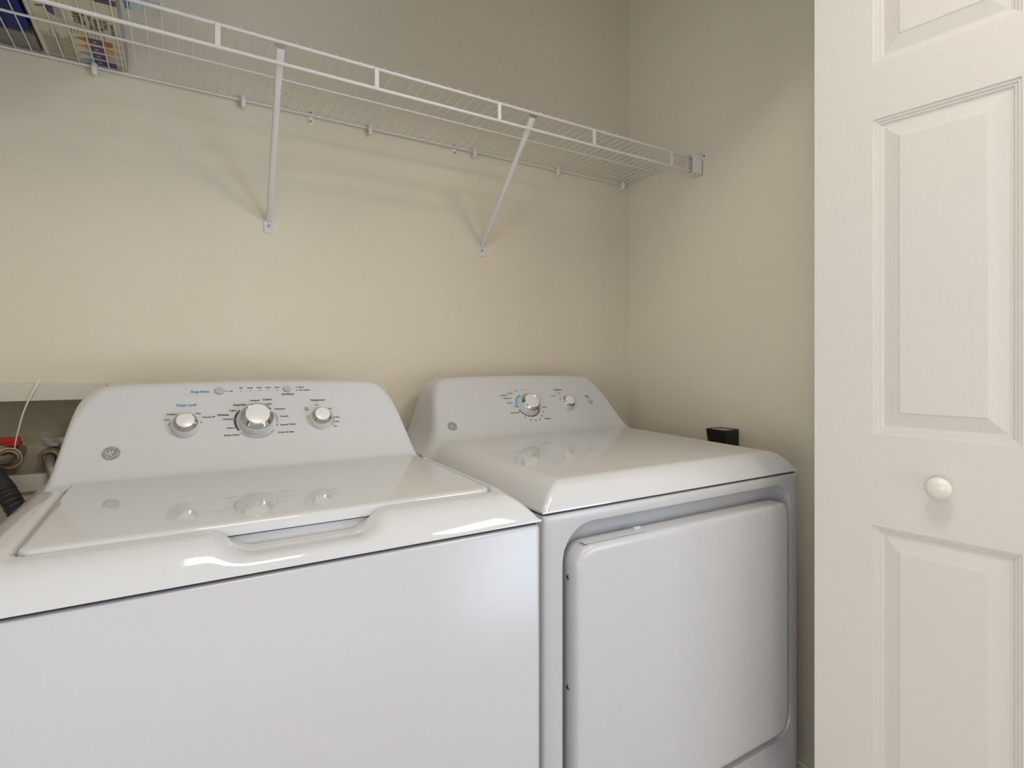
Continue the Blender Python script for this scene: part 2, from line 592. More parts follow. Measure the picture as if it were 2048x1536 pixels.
def cabinet_mesh(x0, x1, y0, y1, z0, z1, r=.010):
    """y0 = front.  box with rounded vertical corners and a rolled top edge"""
    mb = MB()
    ls = []
    for ins, z in ((0, z0), (0, z1 - .006), (.0012, z1 - .0028), (.0038, z1 - .0007), (.008, z1)):
        ls.append([(p[0], p[1], z) for p in rrect(x0 + ins, x1 - ins, y0 + ins, y1 - ins, r)])
    loops(mb, ls, close_last=True, close_first=True)
    return mb


def feet(parent, x0, x1, y0, y1):
    for x in (x0 + .05, x1 - .05):
        for y in (y0 + .06, y1 - .06):
            m = MB().lathe([(.020, 0), (.020, .006), (.008, .008), (.008, .024)], frame((x, y, 0), (0, 0, 1)), 16)
            m.build('foot', M['black'], parent, origin=(x, y, 0))


# ---- badge: grey roundel with a silver script monogram and curls
def badge(parent, F, x, y, r=.0125):
    b = MB()
    G = F @ Matrix.Translation((x, y, 0))
    b.lathe([(r, -.0003), (r, .0008), (r * .965, .0012), (0.0001, .0012)], G, 40, cap=False, mi=0)
    h = .00135
    arc(b, G, 0, 0, r * .90, r * .935, 0, 360, h, 40, 1)
    u = r
    # four curls that run round the rim
    for k in range(4):
        a0 = 45 + 90 * k
        pts = []
        for j in range(6):
            a = a0 + 8 + j * 11
            rr = (.80 - .012 * j * j * .6) * u
            pts.append((rr * math.cos(R(a)), rr * math.sin(R(a))))
        stroke(b, G, pts, .07 * u, h, 1)
    # script G (left) and E (right)
    g = [(-.10, .18), (-.14, .42), (-.34, .48), (-.50, .28), (-.50, .02), (-.36, -.08), (-.18, .02), (-.06, .26), (-.12, -.10), (-.22, -.40), (-.42, -.52), (-.56, -.36), (-.44, -.18), (-.24, -.16), (-.04, -.02)]
    e = [(.50, .34), (.44, .50), (.26, .50), (.14, .34), (.20, .14), (.36, .08), (.16, .02), (.02, -.18), (.08, -.42), (.30, -.54), (.52, -.42), (.56, -.22), (.42, -.14), (.34, -.26)]
    stroke(b, G, [(p[0] * u, p[1] * u) for p in g], .085 * u, h + .00003, 1)
    stroke(b, G, [(p[0] * u, p[1] * u) for p in e], .085 * u, h + .00006, 1)
    return b.build('badge', [M['logo'], M['logol']], parent)


def dial(parent, F, x, y, big, ang):
    """white skirt, conical chrome bezel with a white pointer, white cap"""
    G = F @ Matrix.Translation((x, y, 0))
    rb, ro, rcap = (.0300, .0284, .0210) if big else (.0212, .0192, .0142)
    h1, h2, H = (.0168, .0186, .0255) if big else (.0150, .0165, .0222)
    b = MB()
    b.lathe([(rb + .0006, .0003), (rb + .0006, .0014), (rb, .0020), (rb * .985, h1 * .6), (ro * 1.015, h1 * .96), (ro, h1)], G, 48, cap=False)
    kn = b.build('dial', M['plasticw'], parent, smooth=True)
    c = MB()
    c.lathe([(ro * .99, h1 * .97), (ro * 1.02, h1 * 1.02), (ro * 1.01, h2), (ro * .96, h2 + .0012), (rcap * 1.09, H - .0012), (rcap * 1.03, H - .0002), (rcap, H - .0004)], G, 56, cap=False)
    c.build('bezel', M['chrome'], kn, smooth=True)
    d = MB()
    d.lathe([(rcap, H - .001), (rcap, H), (rcap * .975, H + .0003), (rcap * .95, H + .0004), (.0002, H + .0004)], G, 48, cap=False)
    d.build('cap', M['plasticw'], kn, smooth=True)
    p = MB()
    a = R(ang)
    ca, sa = math.cos(a), math.sin(a)
    wd = .0034 if big else .0026
    pts = []
    for (rr, hh) in ((rcap * .95, H + .0006), (rcap * 1.07, H + .0002), (ro * 1.0, h2 + .0010), (ro * 1.035, h1)):
        for s_ in (-1, 1):
            pts.append(G @ Vector((rr * ca - s_ * wd / 2 * sa, rr * sa + s_ * wd / 2 * ca, hh)))
    p.add(pts, [(0, 2, 3, 1), (2, 4, 5, 3), (4, 6, 7, 5)])
    p.build('pointer', M['plasticw'], kn)
    return kn


def push_button(parent, F, x, y, r):
    G = F @ Matrix.Translation((x, y, 0))
    b = MB().lathe([(r * 1.06, .0002), (r * 1.06, .0012), (r * .98, .0012), (r * .98, .0030), (r * .90, .0036), (.0002, .0038)], G, 32, cap=False)
    return b.build('push_button', M['btn'], parent, smooth=True)


SL = math.cos(R(36)) / math.sin(R(36))
FT = Vector((0, math.sin(R(36)), math.cos(R(36))))      # up the console face
FN = Vector((0, -math.cos(R(36)), math.sin(R(36))))     # out of the console face


def console_frame(cx, P):
    # local x to the right, local y up the face, z out
    return frame(Vector((cx, P['yfoot'], P['zfoot'])) + FN * .0, FN, (1, 0, 0))


# ------------------------------------------------------------------ washing machine
WX = -1.2545
PW = dict(yf=-.783, yc=-.738, zc=.9160, tilt=.016, ws=.055, pf=1.8, ps=2.0, yfoot=-.385, zfoot=.9275, slope=SL, kf=.008, yb=-.12, ny=46, tab=SIDE_W)
LIDX, LIDY0, LIDY1, LIDR = .2810, -.724, -.3965, .016
LIDC = .0105


def sd_rr(x, y, hx, y0, y1, r):
    qx = np.abs(x) - (hx - r)
    cy, hy = (y0 + y1) / 2, (y1 - y0) / 2
    qy = np.abs(y - cy) - (hy - r)
    return np.hypot(np.maximum(qx, 0), np.maximum(qy, 0)) + np.minimum(np.maximum(qx, qy), 0) - r


def washer_extra(X, Y, Z):
    # raised side rails beside the lid, recess below the lid, hand scoop in front
    rail = (sstep(LIDX + .001, LIDX + .009, np.abs(X - LIDC)) * (1 - sstep(.310, .343, np.abs(X)))) * .0055 * sstep(-.765, -.70, Y) * (1 - sstep(-.43, -.39, Y))
    Z = Z + rail
    sd = sd_rr(X - LIDC, Y, LIDX, LIDY0, LIDY1 + .03, LIDR)
    rec = (1 - sstep(.0002, .0030, sd)) * (1 - sstep(-.398, -.390, Y))
    Z = Z - .013 * rec
    sx = np.abs(X - .012)
    wx = 1 - sstep(.060, .108, sx)
    wy = (1 - sstep(-.752, -.776, Y)) if False else sstep(-.781, -.744, Y)
    back = 1 - sstep(-.7225, -.7195, Y)
    Z = Z - .0235 * wx * wy * back
    return Z


wm = empty('washing_machine', (WX, -.45, 0))
tag(wm, 'white top load washing machine with three chrome ringed dials, left of the dryer', 'washing machine')
cabinet_mesh(WX - .343, WX + .343, -.7835, -.122, .022, .8725, .008).build('cabinet', M['cabinet'], wm, smooth=True)
MB().box((WX - .338, -.776, .868), (WX + .338, -.128, .8768)).build('seam_shade', M['dark'], wm)  # dark box added to give the seam under the cover its shade
cover(PW, WX, washer_extra).build('top_cover', M['enamel'], wm, smooth=True)
feet(wm, WX - .343, WX + .343, -.783, -.12)
# lid
mb = MB()
ls = []
for ins, dz in ((.0018, -.0168), (0, -.0156), (0, -.0050), (.0008, -.0026), (.0026, -.0009), (.0056, -.0001), (.009, 0)):
    lp = rrect(WX + LIDC - LIDX + .0010 + ins, WX + LIDC + LIDX - .0010 - ins, LIDY0 + ins * 1.5, LIDY1 - ins * .3, [LIDR - ins * .8, .004, .004, LIDR - ins * .8], 10)
    ls.append([(p[0], p[1], .9215 + (p[1] + .724) * .0185 + dz) for p in lp])
loops(mb, ls, close_last=True, close_first=True)
lid = mb.build('lid', M['enamel'], wm, smooth=True)
for x in (WX + LIDC - LIDX + .002, WX + LIDC + LIDX - .010):
    MB().box((x, -.3990, .9200), (x + .008, -.3925, .9262)).build('lid_gap_shade', M['dark'], wm, bevel=.001)  # dark blocks standing in for the shaded gaps at the lid corners

FWm = console_frame(WX, PW)
dial(wm, FWm, 0.000, .0972, True, 14)
dial(wm, FWm, -.1162, .0922, False, 52)
dial(wm, FWm, .1172, .0930, False, 88)
push_button(wm, FWm, -.0600, .1658, .0074)
push_button(wm, FWm, .0605, .1668, .0070)
badge(wm, FWm, -.2215, .0488)
# printed lettering
t = MB()
TX = lambda s, x, y, h, wd=None, b=.00012, mi=0: put_text(t, s, FWm, x, y, h, wd, b, 0, mi, .0007)
TX('Deep Rinse', -.0925, .1655, .0072, .030, .0002, 1)
TX('Water Level', -.1142, .1368, .0072, .031, .0002, 1)
TX('Select when washing fabric softener', -.0975, .1600, .0028, .046, 0, 3)
TX('Load Size', -.1142, .1318, .0030, .015, 0, 3)
TX('Low', -.1440, .1075, .0046, .0080)
TX('Medium', -.1365, .1185, .0046, .0150)
TX('Max', -.0955, .1180, .0046, .0076)
TX('Precise Fill', -.0790, .1095, .0046, .0195)
TX('DeepClean', -.0268, .1335, .0054, .0215, .0002)
TX('Medium', .0000, .1422, .0048, .0165)
TX('Colors', .0225, .1436, .0062, .0165, .0002)
TX('Light', .0240, .1335, .0048, .0110)
TX('Light', -.0392, .1215, .0048, .0110)
TX('Whites', -.0560, .1125, .0062, .0190, .0002)
TX('Medium', -.0475, .1030, .0048, .0170)
TX('Heavy', -.0440, .0840, .0048, .0130)
TX('Bulky Items', -.0425, .0690, .0048, .0250)
TX('Delicates', .0430, .1210, .0048, .0180)
TX('Casuals', .0495, .1040, .0048, .0155)
TX('Speed Wash', .0550, .0850, .0048, .0275)
TX('Drain & Spin', .0500, .0685, .0048, .0280)
TX('Start/Pause', .0610, .1550, .0056, .0230, .00016)
TX('Press 3 Sec to Cancel', .0610, .1508, .0028, .0260, 0, 3)
for s_, x in (('Fill', -.0230), ('Soak', -.0068), ('Wash', .0093), ('Rinse', .0258), ('Spin', .0425)):
    TX(s_, x, .1718, .0040, .0095 if s_ != 'Fill' else .0055)
    disc(t, FWm, x, .1650, .0010, .0007, mi=0)
for a, b in ((-.0195, -.0100), (-.0035, .0060), (.0125, .0225), (.0290, .0395)):
    put_text(t, '-', FWm, (a + b) / 2, .1652, .004, b - a, 0, 0, 3, .0006)
TX('Pause', .0880, .1710, .0044, .0105)
TX('Lid Locked', .0935, .1640, .0044, .0200)
disc(t, FWm, .0790, .1706, .0011, .0007); disc(t, FWm, .0790, .1638, .0011, .0007)
TX('Temperature', .1163, .1385, .0062, .0290, .00016)
TX('Of Wash/Rinse', .1163, .1335, .0028, .0200, 0, 3)
TX('Tap', .0925, .1205, .0040, .0060); TX('Cold', .0925, .1160, .0040, .0075)
TX('Cold', .1125, .1270, .0038, .0070)
TX('Cool', .1385, .1170, .0038, .0070)
TX('Colors', .1490, .0960, .0040, .0100)
TX('Warm', .1480, .0855, .0040, .0090)
TX('Hot', .1430, .0755, .0040, .0060)
# rings round the dials
arc(t, FWm, 0, .0975, .0345, .0385, 142, 209, .0005, 24, 0, True)
arc(t, FWm, 0, .0975, .0345, .0385, 222, 305, .0005, 24, 2)
arc(t, FWm, 0, .0975, .0345, .0385, 308, 322, .0005, 8, 2)
arc(t, FWm, 0, .0975, .0345, .0385, -14, 22, .0005, 12, 2)
for a in (145, 172, 206, 225, 316, -10, 18):
    disc(t, FWm, .0365 * math.cos(R(a)), .0975 + .0365 * math.sin(R(a)), .0009, .0008, 8, mi=4)
arc(t, FWm, .0352, .0850, .0008, .0017, 0, 360, .0006, 14, 0)
t2 = .0006
t.add([FWm @ Vector(p) for p in ((-.0530, .1646, t2), (-.0400, .1646, t2), (-.0400, .1654, t2), (-.0530, .1654, t2))], [(0, 1, 2, 3)], 1)
disc(t, FWm, -.0392, .1650, .0014, .0008, mi=0)
arc(t, FWm, -.0710, .1655, .0010, .0016, 0, 360, .0006, 12, 3)
arc(t, FWm, -.1162, .0930, .0235, .0262, 158, 176, .0005, 8, 2)
disc(t, FWm, -.1162 + .025 * math.cos(R(4)), .0975 + .025 * math.sin(R(4)), .0013, .0006, mi=0)
arc(t, FWm, .1172, .0935, .0235, .0262, -38, 10, .0005, 12, 2)
arc(t, FWm, .1172, .0935, .0235, .0262, 158, 172, .0005, 6, 2)
t.build('printed_lettering', [M['ink'], M['inkblue'], M['inkgrey'], M['inkpale'], M['plasticw']], wm)['kind'] = 'stuff'

# ------------------------------------------------------------------ dryer
DX = -.5444
PD = dict(yf=-.753, yc=-.712, zc=.9200, tilt=.016, ws=.062, pf=2.0, ps=2.0, yfoot=-.245, zfoot=.9262, slope=SL, kf=.030, yb=-.065, ny=40, tab=SIDE)
dr = empty('clothes_dryer', (DX, -.40, 0))
tag(dr, 'white front loading clothes dryer with two dials, right of the washing machine', 'dryer')
cabinet_mesh(DX - .343, DX + .343, -.726, -.067, .022, .8725, .006).build('cabinet', M['cabinet'], dr, smooth=True)
MB().box((DX - .338, -.746, .868), (DX + .338, -.075, .8768)).build('seam_shade', M['dark'], dr)  # dark filler box, shade of the seam as a solid
cover(PD, DX).build('top_cover', M['enamel'], dr, smooth=True)
feet(dr, DX - .343, DX + .343, -.745, -.05)
# front frame with the recessed door opening
N = 9
fx0, fx1, fz0, fz1 = DX - .343, DX + .343, .022, .8725
ox0, ox1, oz0, oz1 = -.8465, -.2300, .300, .8500


def yl(pts, y): return [(p[0], y, p[1]) for p in pts]


mb = MB()
ls = [yl(rrect(fx0, fx1, fz0, fz1, .001, N), -.7255),
      yl(rrect(fx0, fx1, fz0, fz1, .001, N), -.7470),
      yl(rrect(fx0 + .001, fx1 - .001, fz0 + .001, fz1 - .001, .002, N), -.7505),
      yl(rrect(fx0 + .0035, fx1 - .0035, fz0 + .003, fz1 - .003, .003, N), -.7526),
      yl(rrect(fx0 + .007, fx1 - .007, fz0 + .006, fz1 - .006, .004, N), -.7532),
      yl(rrect(ox0 - .006, ox1 + .006, oz0 - .006, oz1 + .006, [.05, .056, .066, .05], N), -.7532),
      yl(rrect(ox0 - .002, ox1 + .002, oz0 - .002, oz1 + .002, [.048, .052, .062, .048], N), -.7522),
      yl(rrect(ox0, ox1, oz0, oz1, [.046, .050, .060, .046], N), -.7490),
      yl(rrect(ox0 + .001, ox1 - .001, oz0 + .001, oz1 - .003, [.046, .050, .060, .046], N), -.7440),
      yl(rrect(ox0 + .003, ox1 - .003, oz0 + .003, oz1 - .016, [.046, .050, .056, .046], N), -.7330),
      yl(rrect(ox0 + .007, ox1 - .007, oz0 + .007, oz1 - .030, [.044, .048, .050, .044], N), -.7268)]
loops(mb, ls, close_last=True)
mb.build('front_frame', M['cabinet'], dr, smooth=True)
# door with rolled edges
mb = MB()
a0, a1, b0, b1 = -.8345, -.2640, .330, .8185
ls = []
for ins, y, dr_ in ((.004, -.7295, 0), (.001, -.7320, 0), (0, -.7350, 0), (0, -.7635, 0), (.0008, -.7685, 0), (.003, -.7716, 0), (.0065, -.7728, 0), (.012, -.7732, 0)):
    ls.append(yl(rrect(a0 + ins, a1 - ins, b0 + ins, b1 - ins, [.030, .022, .034, .030], N), y))
loops(mb, ls, close_last=True, close_first=True)
door = mb.build('door', M['cabinet'], dr, smooth=True)
for z in (.765, .585):
    s_ = MB()
    G = frame((a0, -.749, z), (-1, 0, 0), (0, 1, 0))
    s_.lathe([(.0042, 0), (.0040, .0010), (.0028, .0018), (.0002, .0021)], G, 16, cap=False)
    s_.add([G @ Vector(p) for p in ((-.0028, -.0005, .0022), (.0028, -.0005, .0022), (.0028, .0005, .0022), (-.0028, .0005, .0022))], [(0, 1, 2, 3)], 1)
    s_.add([G @ Vector(p) for p in ((-.0005, -.0028, .0022), (.0005, -.0028, .0022), (.0005, .0028, .0022), (-.0005, .0028, .0022))], [(0, 1, 2, 3)], 1)
    s_.build('screw', [M['screw'], M['dark']], door)
m2 = MB().box((-.812, -.7640, .8192), (-.676, -.7480, .8206)).box((-.692, -.7520, .8192), (-.676, -.7480, .8250))
m2.build('latch_strip', M['cabinet'], door, bevel=.0008)

FD = console_frame(DX, PD)
dial(dr, FD, -.0102, .0885, True, 190)
dial(dr, FD, .1215, .0885, False, 178)
push_button(dr, FD, .2112, .0905, .0070)
badge(dr, FD, -.2534, .0385)
t = MB()
TX = lambda s, x, y, h, wd=None, b=.00012, mi=0: put_text(t, s, FD, x * 1.035 + .0281, y - .0046, h, wd, b, 0, mi, .0007)
TX('Cottons', -.1025, .1285, .0062, .0215, .0002, 1)
TX('Damp Dry', -.0770, .1405, .0030, .0150, 0, 3)
TX('Less Dry', -.0815, .1345, .0046, .0170)
TX('Optimum Dry', -.0930, .1185, .0046, .0270)
TX('More Dry', -.0910, .1035, .0046, .0180)
TX('Off', -.0790, .0915, .0042, .0060)
TX('Off', -.0585, .1415, .0042, .0060)
TX('Casuals', -.0330, .1455, .0050, .0200, 0, 2)
TX('Quick Fluff 20', -.0850, .0720, .0046, .0285)
for s_, x, y in (('30', -.0600, .0555), ('30', -.0460, .0470), ('40', -.0310, .0445), ('50', -.0170, .0470), ('60', -.0070, .0575), ('70', .0030, .0700)):
    TX(s_, x, y, .0044, .0056)
TX('80 Min.', .0135, .0850, .0044, .0150)
TX('Timed Dry', .0080, .0480, .0054, .0220, .0002)
TX('Temperature', .0790, .1415, .0060, .0300, .0002)
TX('Cottons', .0785, .1300, .0036, .0120); TX('High', .0785, .1262, .0036, .0080, 0, 3)
TX('Easy Care', .0570, .1210, .0036, .0150); TX('Medium', .0570, .1172, .0036, .0120, 0, 3)
TX('Start', .1720, .1165, .0060, .0120, .0002)
TX('Push to Start', .1730, .1095, .0032, .0170)
arc(t, FD, -.0108, .0893, .0332, .0395, 112, 192, .0004, 24, 4)
arc(t, FD, -.0108, .0893, .0340, .0378, 115, 190, .0005, 24, 1, True)
for a, b in ((201, 213), (216, 229), (232, 245), (248, 262), (265, 279), (282, 296), (299, 313), (316, 330), (333, 350)):
    arc(t, FD, -.0108, .0893, .0340, .0372, a, b, .0005, 6, 0)
for a in (122, 136, 150, 165, 181):
    disc(t, FD, -.0108 + .0358 * math.cos(R(a)), .0893 + .0358 * math.sin(R(a)), .0009, .0008, 8, mi=5)
for a in (20, 36, 52, 0):
    arc(t, FD, -.0108, .0893, .0345, .0366, a, a + 5, .0005, 3, 0)
arc(t, FD, .1232, .0912, .0215, .0240, 128, 165, .0005, 8, 2)
t.build('printed_lettering', [M['ink'], M['inkblue'], M['inkgrey'], M['inkpale'], M['inklb'], M['plasticw']], dr)['kind'] = 'stuff'

# ------------------------------------------------------------------ wire shelf
ZS = 1.7465
SF, SM, SB = -.3128, -.1610, -.0085
X0, XE = -1.885, -.020
sh = empty('wire_shelf', (-.95, -.16, ZS))
tag(sh, 'long white wire closet shelf with a front lip along the back wall', 'shelf')
WXS = -1.6620 + .0254 * np.arange(-8, 65)
WXS = [x for x in WXS if X0 < x < -.030]


def rail(name, x0, x1, y, z, r, n=12):
    m = MB().tube([(x0, y, z), (x0 + .002, y, z), (x1 - .002, y, z), (x1, y, z)], [r * .8, r, r, r * .8], n)
    return m.build(name, M['wire'], sh, smooth=True)


rail('back_rail', X0, -.022, SB, ZS, .0027)
rail('middle_rail', X0, -.024, SM, ZS, .0025)
rail('front_rail', X0, -.012, SF, ZS, .0035)
rail('lip_rail', X0, -.012, SF - .003, ZS - .0440, .0036)
zw = ZS + .0036
wv = MB().tube([(0, SB + .003, zw), (0, SM, zw), (0, SF + .004, zw + .0006), (0, SF - .0045, zw + .0012), (0, SF - .0052, zw - .0005)], .0012, 6)
w0 = wv.build('wire', M['wire'], sh, smooth=True, origin=(0, 0, 0))
w0.location = (WXS[0] + .95, .16, -ZS)
for x in WXS[1:]:
    c = w0.copy(); COL.objects.link(c); c.parent = sh
    c.location = (x + .95, .16, -ZS)
m = MB()
m.box((-.0046, SF - .0056, ZS - .044), (.0046, SF - .0022, ZS))
s0 = m.build('lip_spacer', M['wire'], sh, origin=(0, 0, 0), bevel=.0005, seg=2)
for i, x in enumerate((-1.319, -1.019, -.717, -.422, -.125, -1.619)):
    c = s0 if i == 0 else s0.copy()
    if i: COL.objects.link(c); c.parent = sh
    c.location = (x + .95, .16, -ZS)
# small hooks that hold the back rail
m = MB()
m.tube([(0, -.0005, ZS - .002), (0, -.0125, ZS - .002)], [.0052, .0052], 14)
m.tube([(0, -.0045, ZS + .006), (0, -.0135, ZS + .005), (0, -.0165, ZS - .004), (0, -.0135, ZS - .0135), (0, -.002, ZS - .0145)], [.0046, .0054, .0056, .0054, .0044], 12)
c0 = m.build('wall_clip', M['clip'], sh, smooth=True, origin=(0, 0, 0))
m = MB().lathe([(.0034, 0), (.0034, .001), (.0022, .0016), (.0002, .0018)], frame((0, -.0005, ZS + .0075), (0, -1, 0)), 12, cap=False)
h0 = m.build('nail', M['screw'], c0, origin=(0, 0, 0))
h0.location = (0, 0, 0)
for i, x in enumerate((-1.535, -1.250, -.943, -.628, -.323, -.040, -1.84)):
    c = c0 if i == 0 else c0.copy()
    if i:
        COL.objects.link(c); c.parent = sh
        h = h0.copy(); COL.objects.link(h); h.parent = c
    c.location = (x + .95, .16, -ZS)
for x in (-1.094, -.690):
    m = MB()
    ls = [yl(rrect(x - .0065 + i_, x + .0065 - i_, ZS - .0215 + i_, ZS + .0140 - i_, .006 - i_, 5), y) for i_, y in ((0, -.0002), (0, -.0022), (.0012, -.0030))]
    loops(m, ls, close_last=True)
    m.tube([(x - .0050, -.003, ZS), (x - .0050, -.012, ZS + .0005), (x + .0050, -.012, ZS + .0005), (x + .0050, -.003, ZS)], .0020, 8)
    a_ = m.build('wall_anchor', M['clip'], sh, smooth=True, origin=(x, 0, ZS))
    for z in (ZS + .0080, ZS - .0140):
        m = MB().lathe([(.0036, 0), (.0034, .0012), (.0020, .0018), (.0002, .0016)], frame((x, -.0030, z), (0, -1, 0)), 14, cap=False)
        m.build('screw', M['screw'], a_)
# end bracket on the right wall
m = MB()
by0, by1, bz0, bz1 = SF - .0125, SF + .0100, ZS - .0520, ZS + .0075
m.box((-.044, by0, bz0), (-.0002, by0 + .0025, bz1))
m.box((-.044, by1 - .0025, bz0 + .004), (-.0002, by1, bz1))
m.box((-.044, by0, bz0), (-.0002, by1, bz0 + .0025))
m.box((-.030, by0, bz1 - .0025), (-.0002, by1, bz1))
m.box((-.004, by0, bz0), (-.0002, by1, bz1))
m.box((-.004, by0 - .0160, ZS - .006), (-.0002, by0, ZS + .0115))
eb = m.build('end_bracket', M['clip'], sh, bevel=.0012, seg=2)
m = MB().lathe([(.0042, 0), (.0040, .0012), (.0024, .0020), (.0002, .0016)], frame((-.0040, by0 - .0085, ZS + .003), (-1, 0, 0), (0, 1, 0)), 14, cap=False)
m.build('screw', M['screw'], eb)

# ------------------------------------------------------------------ support struts
def brace(xf, zf, xt, label):
    b = empty('shelf_brace', (xf, 0, zf))
    tag(b, label, 'shelf brace', 'slanted braces under the wire shelf')
    # foot plate with a shallow raised middle
    m = MB()
    ls = [yl(rrect(xf - .0110 + i_, xf + .0110 - i_, zf - .0200 + i_, zf + .0200 - i_ * 2, max(.001, .0045 - i_), 5), y) for i_, y in ((0, -.0003), (0, -.0018), (.0012, -.0026), (.0030, -.0026), (.0038, -.0018))]
    loops(m, ls, close_last=True)
    fp = m.build('foot_plate', M['plasticw'], b, smooth=True)
    m = MB().lathe([(.0036, 0), (.0034, .0012), (.0020, .0018), (.0002, .0015)], frame((xf, -.0018, zf - .002), (0, -1, 0)), 14, cap=False)
    m.build('screw', M['screw'], fp)
    p0 = Vector((xf, -.0065, zf + .0125)); p1 = Vector((xt, SF + .0105, ZS - .0075))
    d = (p1 - p0).normalized()
    F_ = frame(p0, d, (1, 0, 0))
    L = (p1 - p0).length
    m = MB()
    sec = lambda wx, wy, h: [tuple(F_ @ Vector((p[0], p[1], h))) for p in rrect(-wx, wx, -wy, wy, min(wx, wy) * .8, 5)]
    loops(m, [sec(.0062, .0022, -.004), sec(.0066, .0040, .012), sec(.0068, .0056, .05), sec(.0068, .0056, L * .8), sec(.0080, .0060, L - .03), sec(.0084, .0060, L - .004), sec(.0080, .0050, L)], True, True)
    m.build('strut', M['wire'], b, smooth=True)
    m = MB().tube([(xt - .0105, SF + .0072, ZS - .0042), (xt + .0105, SF + .0072, ZS - .0042)], .0016, 8)
    m.build('hook', M['screw'], b, smooth=True)
    return b


brace(-1.192, 1.4555, -1.209, 'white slanted shelf brace above the washing machine, nearer the carton')
brace(-.597, 1.4570, -.612, 'white slanted shelf brace above the dryer, nearer the room corner')

# ------------------------------------------------------------------ carton and bags on the shelf
ZB0 = ZS + .0063
cx0, cx1, cy0, cy1, ch = -1.6170, -1.4765, -.345, -.0080, .046
ct = empty('carton', ((cx0 + cx1) / 2, (cy0 + cy1) / 2, ZB0))
tag(ct, 'cream printed refill carton with lavender sides lying on the wire shelf', 'box')
m = MB().box((cx0, cy0, ZB0), (cx1, cy1, ZB0 + ch))
bd = m.build('carton_body', [M['card'], M['lav']], ct, bevel=.0008, seg=2)
for p in bd.data.polygons:
    if abs(p.normal.x) > .9 or p.normal.z > .9: p.material_index = 1
# frame on the underside: local x = world -y (towards the room), local y = world -x side, z down
FB = frame((0, 0, ZB0), (0, 0, -1), (0, -1, 0))     # x -> -y world, y = z cross x = -x world
t = MB()


def bp(x, y): return (-y, -x)      # world x, y -> local


def ptext(s, x, y, size, width, mi=0, bold=.0003):
    px, py = bp(x, y)
    put_text(t, s, FB, px, py, size, width, bold, 0, mi, .0009)


def poly(pts, mi, h=.0007):
    v = [FB @ Vector((*bp(*p), h)) for p in pts]
    n_ = (Vector(v[1]) - Vector(v[0])).cross(Vector(v[2]) - Vector(v[1]))
    if n_.z > 0: v = v[::-1]
    t.add(v, [tuple(range(len(v)))], mi)


# big words running towards the room
ptext('CLEAN', -1.5430, -.193, .0125, .044, 0)
ptext('BETTER', -1.5340, -.193, .0115, .048, 0)
ptext('than a mop', -1.5235, -.183, .0085, .048, 0, .0002)
ptext('& bucket', -1.5155, -.180, .0085, .040, 0, .0002)
ptext('NETTOIE', -1.5070, -.182, .0085, .038, 0, .0002)
ptext('MIEUX', -1.4990, -.187, .0090, .034, 0, .0002)
ptext('qu\'un balai', -1.4905, -.174, .0070, .040, 0, .0002)
ptext('et un seau', -1.4850, -.170, .0060, .034, 0, .0001)
# purple band and thin rules near the front edge
poly([(-1.552, -.2640), (-1.4765, -.2640), (-1.4765, -.2800), (-1.552, -.2800)], 1)
poly([(-1.6200, -.2140), (-1.5970, -.2140), (-1.5970, -.2160), (-1.6200, -.2160)], 1)
# mop picture
poly([(-1.6010, -.1990), (-1.5860, -.2050), (-1.5845, -.2020), (-1.6000, -.1960)], 1)
poly([(-1.5860, -.2080), (-1.5740, -.2080), (-1.5760, -.1760), (-1.5860, -.1900)], 1, .0008)
poly([(-1.5750, -.2080), (-1.5660, -.2050), (-1.5650, -.1700), (-1.5740, -.1760)], 6, .0007)
# four bottles: tip, body, label, cap
rows = [(-.1110, 3, 3), (-.0800, 2, 2), (-.0500, 4, 6), (-.0220, 4, 7)]
for (yc, body, cap_) in rows:
    hh = .0100
    poly([(-1.5560, yc - .0006), (-1.5430, yc - hh * .55), (-1.5330, yc - hh), (-1.5330, yc + hh), (-1.5430, yc + hh * .55), (-1.5560, yc + .0006)], body)
    poly([(-1.5330, yc - hh), (-1.5120, yc - hh), (-1.5120, yc + hh), (-1.5330, yc + hh)], 8, .0008)
    c_ = bp(-1.5240, yc)
    disc(t, FB, c_[0], c_[1], .0035, .0010, 12, mi=4)
    poly([(-1.5110, yc - hh), (-1.4960, yc - hh), (-1.4940, yc), (-1.4960, yc + hh), (-1.5110, yc + hh)], cap_)
# small print: rows of broken dashes, too small to read
rp = random.Random(3)
for i in range(15):
    x = -1.6060 + i * .0031
    y = -.016 - rp.random() * .006
    yend = -.118 + rp.random() * .03
    while y > yend:
        l_ = rp.uniform(.002, .007)
        poly([(x, y), (x + .0009, y), (x + .0009, y - l_), (x, y - l_)], 0)
        y -= l_ + .0011
for i in range(11):
    x = -1.5580 + i * .0052
    y = -.128
    while y > -.150 + rp.random() * .004:
        l_ = rp.uniform(.002, .006)
        poly([(x, y), (x + .0008, y), (x + .0008, y - l_), (x, y - l_)], 0)
        y -= l_ + .001
for i in range(3):
    x = -1.4900 + i * .0035
    for yc, _a, _b in rows:
        poly([(x, yc - .006), (x + .0007, yc - .006), (x + .0007, yc + .005), (x, yc + .005)], 0)
t.build('printed_artwork', [M['ink'], M['purple'], M['orange'], M['rust'], M['sky'], M['card'], M['lav'], M['indigo'], M['purple']], ct)['kind'] = 'stuff'

